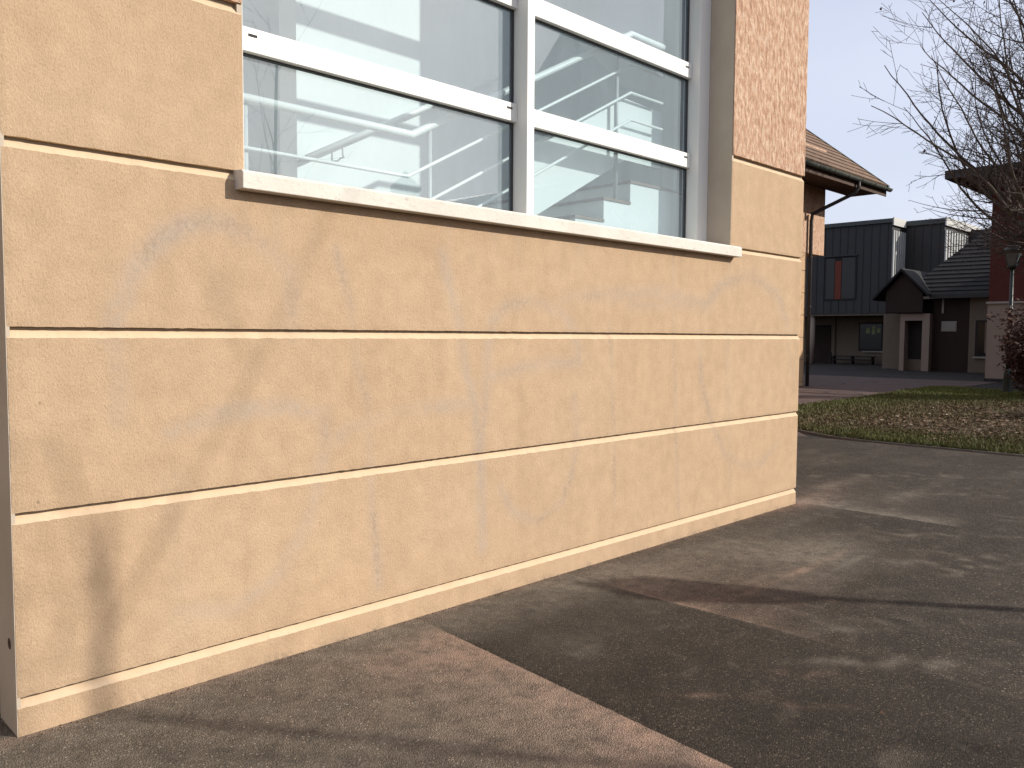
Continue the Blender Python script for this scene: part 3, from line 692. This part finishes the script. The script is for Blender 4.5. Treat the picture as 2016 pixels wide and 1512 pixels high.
# sloped solid infill behind the rails
mb = MB(); mb.extrude_y([(4.02, RZ(4.02)-0.93), (5.12, RZ(5.12)-0.93), (5.60, RZ(5.12)-0.93), (5.60, RZ(5.09)-0.47), (5.12, RZ(5.12)-0.47), (4.02, RZ(4.02)-0.47)], YS+0.05, YS+0.08)
mb.build('infill_panel', 'plaster', stair)
# handrail on the back wall with bracket
wr = MB().tube([(3.27, 1.99, 2.78), (5.2, 1.99, 2.78+0.52*1.93)], 0.024, 10).build('wall_handrail', 'white_rail', stair, smooth=True)
for x in (3.58, 4.7):
    z = 2.78+0.52*(x-3.27)
    MB().tube([(x, 1.99, z-0.02), (x, 1.99, z-0.09), (x+0.03, 2.02, z-0.10), (x+0.03, 2.058, z-0.10)], 0.007, 6).build('bracket', 'grey_post', wr)

# ------------------------------------------------------------------ tiled slopes
def tiled_slope(A, B, C, D, n, mat, parent, thick=0.035):
    """A-B eave (left to right), D-C top; one slab per course"""
    A, B, C, D = map(Vector, (A, B, C, D)); nrm = (B-A).cross(D-A).normalized()
    if nrm.z < 0: nrm = -nrm
    for i in range(n):
        t0, t1 = i/n, min(1.0, (i+1.15)/n)
        a, b = A.lerp(D, t0), B.lerp(C, t0); d, c = A.lerp(D, t1), B.lerp(C, t1)
        lo, hi = nrm*thick*1.6, nrm*thick*0.6
        mb = MB(); mb.hexa([a, b, c-nrm*0.01, d-nrm*0.01, a+lo, b+lo, c+hi, d+hi])
        mb.build('tile_course', mat, parent)

# ------------------------------------------------------------------ wing of the school
wing = empty('school_wing', (24.0, 8.2, 0), 'tan school wing with brown tiled roof and gutter beyond the window wall', 'building')
for i, (z0, z1) in enumerate([(0, .125), (.145, .80), (.82, 1.475), (1.495, 2.15), (2.17, 2.825), (2.845, 3.50), (3.52, 4.04)]):
    bx('render_course', 'tan_render', wing, XR+0.3, 24.32, 8.2, 8.4, z0, z1)
bx('backing_wall', 'cream_render', wing, XR+0.3, 24.30, 8.215, 8.45, 0, 4.04)
bx('lower_block', 'tan_render', wing, XR+0.3, 24.28, 8.46, 16, 0, 4.04)
bx('upper_storey', 'rough_render', wing, XR+0.3, 25.47, 8.19, 16, 4.045, 7.3)
tiled_slope((6.9, 7.05, 6.30), (27.35, 7.05, 6.30), (27.35, 12.1, 10.35), (6.9, 12.1, 10.35), 17, 'clay_tile', wing)
mb = MB(); mb.hexa([(27.36, 7.0, 6.14), (27.48, 7.0, 6.14), (27.48, 12.2, 10.31), (27.36, 12.2, 10.31), (27.36, 7.0, 6.34), (27.48, 7.0, 6.34), (27.48, 12.2, 10.51), (27.36, 12.2, 10.51)]); mb.build('verge_board', 'zinc', wing)
bx('soffit', 'soffit_wood', wing, 6.9, 27.35, 7.07, 8.19, 6.10, 6.14)
bx('fascia', 'soffit_wood', wing, 6.9, 27.35, 7.045, 7.07, 5.98, 6.24)
# half-round gutter
mb = MB(); seg = 9; prof_ = [(7.045-0.085+0.085*math.cos(t), 6.22+0.095*math.sin(t)) for t in [math.pi+math.pi*i/seg for i in range(seg+1)]]
prof2 = [(y*1.0, z) for y, z in prof_]; n = len(prof_)
inn = [(7.045-0.085+0.078*math.cos(t), 6.22+0.088*math.sin(t)) for t in [2*math.pi-math.pi*i/seg for i in range(seg+1)]]
mb.extrude_x(prof_+inn, 6.9, 27.42); gut = mb.build('gutter', 'zinc', wing, smooth=False)
mb = MB(); mb.extrude_x(prof_, 27.42, 27.44); mb.build('end_cap', 'zinc', gut)
for i in range(20):
    x = 27.0-0.95*i
    mb = MB(); mb.tube([(x, 7.045-0.085+0.09*math.cos(t), 6.22+0.1*math.sin(t)) for t in [math.pi+math.pi*j/6 for j in range(7)]], 0.012, 5); mb.build('gutter_bracket', 'zinc', gut)
mb = MB(); mb.tube([(25.0, 6.96, 6.14), (25.0, 6.96, 5.95), (24.95, 7.05, 5.80), (24.60, 7.75, 5.42), (24.38, 8.08, 5.22), (24.36, 8.10, 5.0), (24.36, 8.10, 0.0)], 0.055, 10)
dp = mb.build('downpipe', 'pipe_dark', wing, smooth=True)
for z in (0.9, 2.4, 3.9): MB().tube([(24.36, 8.10, z), (24.36, 8.10, z+0.05)], 0.064, 10).build('pipe_clamp', 'pipe_dark', dp)

# ------------------------------------------------------------------ grey modern block
grey = empty('modern_block', (45.5, 14, 0), 'dark grey clad two storey block raised on columns at the back', 'building')
X1, YC1, X2, YC2 = 44.6, 13.27, 46.33, 11.29
bx('upper_wall', 'grey_cladding', grey, X1, 60, YC1, 34, 2.76, 7.45)
bx('upper_wall', 'grey_cladding', grey, X2, 60, YC2, YC1-0.003, 2.76, 7.40)
bx('upper_wall', 'grey_cladding', grey, 50.2, 60, 8.0, YC2-0.003, 2.76, 7.40)
def seams(name, mat, x, y0, y1, z0, z1, step, dep, w, axis):
    mb = MB(); t = y0
    while t < y1:
        if axis == 'x': mb.box(x-dep, x, t, t+w, z0, z1)
        else: mb.box(t, t+w, x-dep, x, z0, z1)
        t += step
    o_ = mb.build(name, mat, grey); return o_
seams('standing_seams', 'grey_cladding', X1-0.001, YC1+0.2, 33, 2.8, 7.42, 0.42, 0.03, 0.03, 'x')
seams('standing_seams', 'grey_cladding', X2-0.001, YC2+0.2, YC1-0.02, 2.8, 7.38, 0.42, 0.03, 0.03, 'x')
bx('pale_panel', 'grey_cladding', grey, X1, X2-0.04, YC1-0.03, YC1-0.002, 2.80, 7.05)
seams('ribbed_cladding', 'pale_cladding', YC1-0.031, X1, X2-0.06, 2.8, 7.05, 0.30, 0.07, 0.14, 'y')
bx('pale_panel', 'grey_cladding', grey, X2, 50.15, YC2-0.03, YC2-0.002, 2.80, 7.05)
seams('ribbed_cladding', 'pale_cladding', YC2-0.031, X2, 50.1, 2.8, 7.05, 0.42, 0.07, 0.2, 'y')
bx('coping', 'coping_metal', grey, X1-0.12, 60, YC1-0.05, 34, 7.452, 7.66)
bx('coping', 'coping_metal', grey, X2-0.12, 60, YC2-0.05, YC1-0.06, 7.403, 7.66)
bx('white_coping', 'white_coping', grey, X1-0.11, X2-0.14, YC1-0.12, YC1-0.052, 7.30, 7.70)
bx('white_coping', 'white_coping', grey, X2-0.11, 52, YC2-0.12, YC2-0.052, 7.28, 7.70)
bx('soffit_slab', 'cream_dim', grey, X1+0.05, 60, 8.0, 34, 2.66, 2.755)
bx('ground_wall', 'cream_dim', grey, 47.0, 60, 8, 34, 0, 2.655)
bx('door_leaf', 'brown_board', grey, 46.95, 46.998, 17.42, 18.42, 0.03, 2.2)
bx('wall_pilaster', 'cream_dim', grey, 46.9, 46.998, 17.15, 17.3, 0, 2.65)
for y in (13.47, 17.55, 21.6):
    MB().tube([(44.85, y, 0), (44.85, y, 2.655)], 0.15, 14).build('column', 'cream_render', grey, smooth=True)
w1 = bx('window', 'dark_wood', grey, 46.93, 46.998, 14.45, 15.80, 0.74, 2.32)
bx('pane', 'dark_glass', w1, 46.915, 46.928, 14.53, 15.72, 0.82, 2.24)
bx('sill', 'white_paint', w1, 46.86, 46.929, 14.40, 15.55, 0.66, 0.735)
for (y, a, b) in ((15.28, 1.72, 2.02), (14.98, 1.66, 2.12), (14.7, 1.76, 2.0)):
    bx('sticker', 'sticker_green', w1, 46.910, 46.9145, y-0.09, y+0.09, a, b)
w2 = bx('window', 'dark_wood', grey, X1-0.045, X1-0.0315, 15.04, 16.79, 3.50, 5.85)
bx('pane', 'dark_glass', w2, X1-0.052, X1-0.046, 15.12, 15.83, 3.58, 5.77); bx('pane', 'dark_glass', w2, X1-0.052, X1-0.046, 16.25, 16.71, 3.58, 5.77)
bx('orange_panel', 'orange_panel', w2, X1-0.058, X1-0.046, 15.87, 16.21, 3.56, 5.62)
bx('window_hood', 'fascia_grey', w2, X1-0.13, X1-0.046, 15.0, 16.85, 5.852, 5.93)
bench = empty('bench', (46.3, 15.8, 0), 'low dark bench against the cream wall under the raised block', 'bench')
bx('seat', 'dark_wood', bench, 46.1, 46.5, 14.6, 17.0, 0.40, 0.45)
bx('rail', 'dark_wood', bench, 46.16, 46.22, 14.65, 16.95, 0.20, 0.27)
for y in (14.7, 15.8, 16.85): bx('leg', 'dark_wood', bench, 46.14, 46.46, y, y+0.08, 0, 0.399)
bx('end_post', 'dark_wood', bench, 46.2, 46.3, 17.01, 17.12, 0, 0.62)

# ------------------------------------------------------------------ low tiled house with porch
low = empty('low_tiled_house', (41, 8, 0), 'low dark tiled house with gabled porch and cream door frame', 'building')
XF = 39.5
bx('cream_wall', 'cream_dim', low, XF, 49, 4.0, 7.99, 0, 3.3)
bx('brown_wall', 'brown_board', low, XF+0.01, 49, 8.0, 9.46, 0, 3.3)
bx('side_wall', 'brown_board', low, 41.2, 49, 9.46, 10.9, 0, 3.3)
bx('wall_pipe', 'white_paint', low, XF-0.03, XF+0.008, 9.03, 9.11, 2.58, 3.2)
wv = bx('window', 'dark_wood', low, XF-0.03, XF-0.002, 6.3, 7.73, 0.70, 2.26)
bx('pane', 'dark_glass', wv, XF-0.04, XF-0.031, 6.38, 7.64, 0.80, 2.18)
bx('sill', 'white_paint', wv, XF-0.10, XF-0.031, 6.3, 7.78, 0.62, 0.695)
bx('curtain', 'cream_dim', wv, XF-0.044, XF-0.0405, 6.9, 7.36, 0.85, 2.16)
tiled_slope((39.1, 10.9, 3.32), (39.1, 2.0, 3.32), (44.6, 2.0, 7.15), (44.6, 8.2, 7.15), 19, 'dark_tile', low, 0.04)
tiled_slope((49.8, 10.9, 3.32), (39.1, 10.9, 3.32), (44.6, 8.2, 7.15), (44.62, 8.2, 7.15), 19, 'dark_tile', low, 0.04)
bx('eave_board', 'fascia_grey', low, 39.02, 39.09, 2.0, 9.5, 3.22, 3.40)
# porch: gabled hood
XP = 38.95
mb = MB(); mb.extrude_x([(9.75, 2.62), (11.35, 2.62), (11.35, 3.55), (10.62, 4.42), (9.75, 3.45)], XP, XP+0.06); mb.build('gable_board', 'brown_board', low)
bx('porch_beam', 'dark_wood', low, XP+0.061, 41.15, 9.75, 11.35, 2.60, 2.70)
for (ya, za_, yb, zb2) in ((10.62, 4.60, 11.85, 3.30), (10.62, 4.60, 9.45, 3.42)):
    mb = MB(); mb.hexa([(XP-0.25, ya, za_-0.12), (42, ya, za_-0.12), (42, yb, zb2-0.12), (XP-0.25, yb, zb2-0.12), (XP-0.25, ya, za_), (42, ya, za_), (42, yb, zb2), (XP-0.25, yb, zb2)])
    mb.build('porch_roof', 'dark_tile', low)
bx('porch_back', 'cream_dim', low, 41.0, 41.19, 10.76, 12.2, 0, 2.6)
df = empty('door_frame', (0, 0, 0)); df.parent = low; df.location = Vector((XF, 10.1, 0)) - Vector((41, 8, 0))
bx('post', 'cream_render', df, XF-0.35, XF+0.25, 9.49, 9.80, 0, 2.57)
bx('post', 'cream_render', df, XF-0.35, XF+0.25, 10.55, 10.75, 0, 2.57)
bx('lintel', 'cream_render', df, XF-0.35, XF+0.25, 9.801, 10.549, 2.26, 2.57)
bx('door_panel', 'dark_wood', df, XF+0.15, XF+0.22, 9.801, 10.549, 0.51, 2.259)
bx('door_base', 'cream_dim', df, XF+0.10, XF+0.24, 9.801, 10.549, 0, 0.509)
sg = empty('wall_sign', (XF-0.02, 8.8, 1.99), 'small pale rectangular sign on the dark brown wall beside the porch door', 'sign')
bx('plate', 'sign_white', sg, XF-0.030, XF-0.005, 8.52, 9.08, 1.80, 2.19)
bx('frame', 'white_paint', sg, XF-0.004, XF+0.006, 8.49, 9.11, 1.77, 2.22)

# ------------------------------------------------------------------ red and cream building
red = empty('red_building', (32, 5, 0), 'building with red upper wall, cream base and jutting flat roof at the right', 'building')
bx('cream_base', 'cream_render', red, 32.0, 42, -9, 5.27, 0.10, 2.68)
bx('plinth', 'far_asphalt', red, 31.98, 42.02, -9.02, 5.29, 0, 0.099)
bx('ledge', 'white_paint', red, 31.94, 42.04, -9.04, 5.31, 2.681, 2.75)
bx('red_wall', 'red_render', red, 32.02, 42, -9, 5.25, 2.751, 6.95)
mb = MB(); mb.hexa([(30.85, -10, 6.93), (43, -10, 6.93), (43, 6.44, 6.93), (30.85, 6.44, 6.93), (30.85, -10, 7.21), (43, -10, 7.21), (43, 6.44, 7.21), (30.85, 6.44, 7.21)])
mb.build('roof_slab', 'fascia_grey', red)
bx('roof_soffit', 'soffit_wood', red, 30.95, 42.9, -9.9, 6.34, 6.905, 6.929)

# ------------------------------------------------------------------ street lamps
def lamp(loc, label):
    r = empty('street_lamp', loc, label, 'street lamp', 'green lantern street lamps')
    x, y, z = loc
    MB().tube([(x, y, z), (x, y, z+.02), (x, y, z+.5), (x, y, z+.55), (x, y, z+.62), (x, y, z+.66)], [.13, .13, .105, .12, .075, .06], 12).build('base', 'lamp_green', r, smooth=True)
    MB().tube([(x, y, z+.64), (x, y, z+2.2), (x, y, z+2.22), (x, y, z+2.28), (x, y, z+2.3), (x, y, z+3.30)], [.062, .052, .068, .068, .05, .042], 12).build('pole', 'lamp_green', r, smooth=True)
    MB().tube([(x, y, z+3.28), (x, y, z+3.33), (x, y, z+3.36), (x, y, z+3.40)], [.04, .09, .13, .12], 12).build('collar', 'lamp_green', r, smooth=True)
    b, t = .095, .165; zb, zt = z+3.40, z+3.78
    g = MB(); g.hexa([(x-b, y-b, zb), (x+b, y-b, zb), (x+b, y+b, zb), (x-b, y+b, zb), (x-t, y-t, zt), (x+t, y-t, zt), (x+t, y+t, zt), (x-t, y+t, zt)])
    ln = g.build('lantern_glass', 'lantern_glass', r)
    for sx in (-1, 1):
        for sy in (-1, 1):
            MB().tube([(x+sx*b, y+sy*b, zb-.01), (x+sx*t, y+sy*t, zt+.01)], .013, 6).build('lantern_bar', 'lamp_green', ln)
    MB().tube([(x, y, zt), (x, y, zt+.03), (x, y, zt+.12), (x, y, zt+.19), (x, y, zt+.21), (x, y, zt+.25), (x, y, zt+.28)], [.25, .24, .15, .06, .035, .045, .005], 4 if False else 16).build('lantern_cap', 'lamp_green', r, smooth=True)
    return r
lamp((25.0, 2.82, 0.02), 'dark green lantern street lamp behind the russet bush')
lamp((8.12, -6.42, 0.0), 'dark green lantern street lamp in the yard opposite the window, mirrored in its glass')

# ------------------------------------------------------------------ trees
def tree(name, loc, label, seed, height, trunk_h, trunk_r, nlimb, lean=(0, 0), spread=(0.55, 1.0), twigs=1.0, group='bare winter trees', leafn=220, tw_r=0.0042, top_r=0.012, bias=None, lmax=6.6, wob=0.025):
    R = random.Random(seed); root = empty(name, loc, label, 'tree', group)
    L = Vector(loc); wood = MB(); crown = MB(); lv = []
    def grow(p, d, length, r, depth, mbx):
        nseg = max(3, int(length/0.30)) if depth < 3 else max(2, int(length/0.22))
        pts = [p.copy()]; rad = [r]; d = d.normalized()
        step = length/nseg; curve = R.uniform(0.02, 0.055) if depth == 1 else R.uniform(0.04, 0.12)
        bend = Vector((R.gauss(0, 1), R.gauss(0, 1), R.gauss(0, .5)))*0.05
        dirs = []
        for i in range(nseg):
            d = (d + Vector((R.gauss(0, .07), R.gauss(0, .07), R.gauss(0, .05))) + bend*0.4 + Vector((0, 0, curve*(1.0 if depth < 3 else 0.6)))).normalized()
            p = p + d*step; pts.append(p.copy()); dirs.append(d.copy())
            rad.append(max(tw_r, r*(1-0.86*((i+1)/nseg)**0.9)))
        mbx.tube(pts, rad, 9 if depth == 0 else (6 if depth == 1 else (4 if depth == 2 else 3)), caps=(depth < 2))
        if depth >= 4: 
            return
        # side branches
        per = {0: 0, 1: 3.4, 2: 4.6, 3: 3.6}[depth]*twigs
        nb = int(length*per + R.random())
        for _ in range(nb):
            t = R.uniform(0.16 if depth < 2 else 0.1, 0.98); i = min(nseg-1, int(t*nseg)); q = pts[i].lerp(pts[i+1], t*nseg-i)
            dd = dirs[i]; ax = dd.cross(Vector((R.gauss(0, 1), R.gauss(0, 1), R.gauss(0, 1)))).normalized()
            ang = R.uniform(0.55, 1.1); nd = dd*math.cos(ang) + ax*math.sin(ang)
            ln = {1: R.uniform(0.9, 2.3), 2: R.uniform(0.45, 1.1), 3: R.uniform(0.18, 0.5)}[depth]*(1.15-0.6*t)
            rr = min(rad[i]*0.6, {1: .027, 2: .0115, 3: .006}[depth]*(1.1-.4*t))
            grow(q, nd, ln, max(tw_r, rr), depth+1, crown)
        if depth >= 2 and R.random() < leafn/4000: lv.append(pts[-1])
    # trunk
    lead = Vector((lean[0], lean[1], 1)).normalized()
    tp = [L.copy()]; tr_ = [trunk_r*1.35]; d = lead.copy(); n = 14
    for i in range(n):
        d = (d + Vector((R.gauss(0, wob), R.gauss(0, wob), 0))).normalized(); tp.append(tp[-1]+d*(height*0.93/n))
        f = (i+1)/n; tr_.append(max(top_r, trunk_r*(1-f)**0.8 if f > trunk_h/height else trunk_r*(1-0.15*f)))
    tr_[-1] *= 0.35; tr_[-2] *= 0.75
    wood.tube(tp, tr_, 12)
    for kx in range(nlimb):
        f = (trunk_h + (height*0.93-trunk_h)*((kx+R.random()*0.6)/nlimb)**1.25)/(height*0.93)
        i = min(n-1, int(f*n)); q = tp[i].lerp(tp[i+1], f*n-i)
        az = 2.399*kx + R.uniform(-.4, .4) if (bias is None or kx % 3 == 0) else bias + R.uniform(-1.15, 1.15); el = R.uniform(*spread)*(1-0.35*f)
        d = Vector((math.cos(az)*math.sin(el), math.sin(az)*math.sin(el), math.cos(el)))
        ln = min(lmax, (height-q.z+L.z)*R.uniform(0.62, 0.85))*R.uniform(0.8, 1.0)
        grow(q, d, max(0.8, ln), max(0.016, tr_[i]*R.uniform(.30, .50)), 1, wood)
    wood.build('trunk', 'bark', root, smooth=True); crown.build('crown', 'twig', root, smooth=False)
    if lv:
        mb = MB()
        for p in lv:
            a = R.uniform(0, 6.28); s = R.uniform(.02, .045); u = Vector((math.cos(a), math.sin(a), 0))*s; v = Vector((0, 0, -2.0*s)) + Vector((R.gauss(0, .3), R.gauss(0, .3), 0))*s
            mb.add([p, p+u+v*.5, p+v, p-u*.6+v*.55], [(0, 1, 2, 3)])
        ml = mb.build('dead_leaves', 'dead_leaf', root); ml['kind'] = 'stuff'
    return root
tree('bare_tree', (23.7, 1.05, 0.0), 'large bare branching tree in front of the red building', 5, 14.5, 1.9, 0.19, 74, lean=(-0.01, 0.01), spread=(0.50, 1.12), twigs=0.68, bias=2.36, lmax=7.8, tw_r=0.005)
tree('bare_tree', (7.05, -8.5, 0.0), 'slim young bare tree opposite the window wall, mirrored at the left of its glass', 12, 6.8, 2.6, 0.05, 8, spread=(0.10, 0.30), twigs=0.4, top_r=0.026, lmax=1.0, wob=0.006)
tree('bare_tree', (20.5, -10.0, 0.0), 'bare tree across the yard at the right, throwing shade over the turf', 21, 9.5, 2.4, 0.16, 12, spread=(0.4, 0.9), twigs=0.5)

# russet bush
def bush():
    R = random.Random(3); root = empty('russet_bush', (22.4, 1.48, 0.03), 'russet leafed bush at the right edge of the lawn', 'bush')
    L = Vector((22.4, 1.48, 0.03)); st = MB(); V = []; F = []; T = []
    for k_ in range(90):
        az = R.uniform(0, 6.28); el = R.uniform(0.05, 0.95) if k_ > 30 else R.uniform(0.8, 1.35)
        ln = R.uniform(1.0, 2.2)*(1.0 if el < 0.7 else 0.62)
        p = L + Vector((R.gauss(0, .12), R.gauss(0, .12), R.uniform(0, .5 if el < .8 else 0.9))); d = Vector((math.cos(az)*math.sin(el), math.sin(az)*math.sin(el), math.cos(el)))
        pts = [p.copy()]; n = 8
        for i in range(n):
            d = (d + Vector((R.gauss(0, .12), R.gauss(0, .12), .06))).normalized(); p = p + d*ln/n; pts.append(p.copy())
            if i > 0:
                for _ in range(15):
                    q = p + Vector((R.gauss(0, .11), R.gauss(0, .11), R.gauss(0, .09))); a = R.uniform(0, 6.28); e = R.uniform(-1, 1); s = R.uniform(.03, .075)
                    u = Vector((math.cos(a), math.sin(a), e)).normalized()*s; v = u.orthogonal().normalized()*s*.45; t = min(1, max(0, R.gauss(.5, .25))); b = len(V)
                    V.extend([tuple(q-u-L), tuple(q+v-L), tuple(q+u*1.2-L), tuple(q-v-L)]); F.append((b, b+1, b+2, b+3)); T += [t]*4
        st.tube(pts, [.012-.001*i for i in range(len(pts))], 4)
    st.build('stems', 'twig', root); scatter_faces('foliage', 'russet_leaf', V, F, T, kind='stuff', parent=root)
bush()

# ------------------------------------------------------------------ buildings across the yard (seen in the glass)
opp = empty('tiled_school_opposite', (40.5, -31, 0), 'tall building with pinkish tiled roof across the yard, mirrored in the right panes', 'building')
bx('wall', 'cream_render', opp, 37.8, 44.8, -32.4, -25.7, 0, 15.6)
tiled_slope((45.2, -25.0, 15.5), (37.5, -25.0, 15.5), (37.5, -29.1, 19.6), (45.2, -29.1, 19.6), 20, 'pink_tile', opp, 0.05)
tiled_slope((37.5, -33.2, 15.5), (45.2, -33.2, 15.5), (45.2, -29.1, 19.6), (37.5, -29.1, 19.6), 20, 'pink_tile', opp, 0.05)
mb = MB(); mb.extrude_x([(-25.7, 15.6), (-29.1, 19.0), (-32.4, 15.6)], 37.8, 38.0); mb.extrude_x([(-25.7, 15.6), (-29.1, 19.0), (-32.4, 15.6)], 44.6, 44.8); mb.build('gable', 'cream_render', opp)
bx('gutter', 'zinc', opp, 37.5, 45.2, -25.0, -24.82, 15.3, 15.5)
for i in range(3):
    wq = bx('window', 'white_paint', opp, 38.4+2.1*i, 39.6+2.1*i, -25.7, -25.65, 11.6, 13.6); bx('pane', 'dark_glass', wq, 38.5+2.1*i, 39.5+2.1*i, -25.648, -25.64, 11.7, 13.5)
she = empty('metal_roof_shelter', (14.5, -13, 0), 'low shelter with ribbed metal roof across the yard, mirrored at the bottom of the panes', 'shelter')
ax0, ax1, ay0, ay1 = 11.6, 17.4, -15.0, -10.2
mb = MB(); mb.extrude_y([(ax0, 4.25), (ax1-1.1, 5.45), (ax1, 4.45), (ax1, 4.38), (ax1-1.1, 5.37), (ax0, 4.18)], ay0, ay1); mb.build('roof_deck', 'shelter_side', she)
for i in range(22):
    t0 = i/22
    y = ay0+0.1+(ay1-ay0-0.2)*t0
    mb = MB(); mb.hexa([(ax0, y, 4.252), (ax1-1.1, y, 5.452), (ax1-1.1, y+.10, 5.452), (ax0, y+.10, 4.252), (ax0, y, 4.30), (ax1-1.1, y, 5.50), (ax1-1.1, y+.10, 5.50), (ax0, y+.10, 4.30)]); mb.build('roof_rib', 'ribbed_metal', she)
mb = MB(); mb.extrude_y([(ax0+.3, 2.6), (ax1-.2, 2.6), (ax1-.2, 4.36), (ax1-1.1, 5.30), (ax0+.3, 4.2)], ay1-0.3, ay1-0.22); mb.build('gable_panel', 'shelter_side', she)
for x in (ax0+.4, ax1-.4):
    for y in (ay0+.4, ay1-.4): bx('post', 'dark_wood', she, x, x+.15, y-.15, y, 0, 4.3)
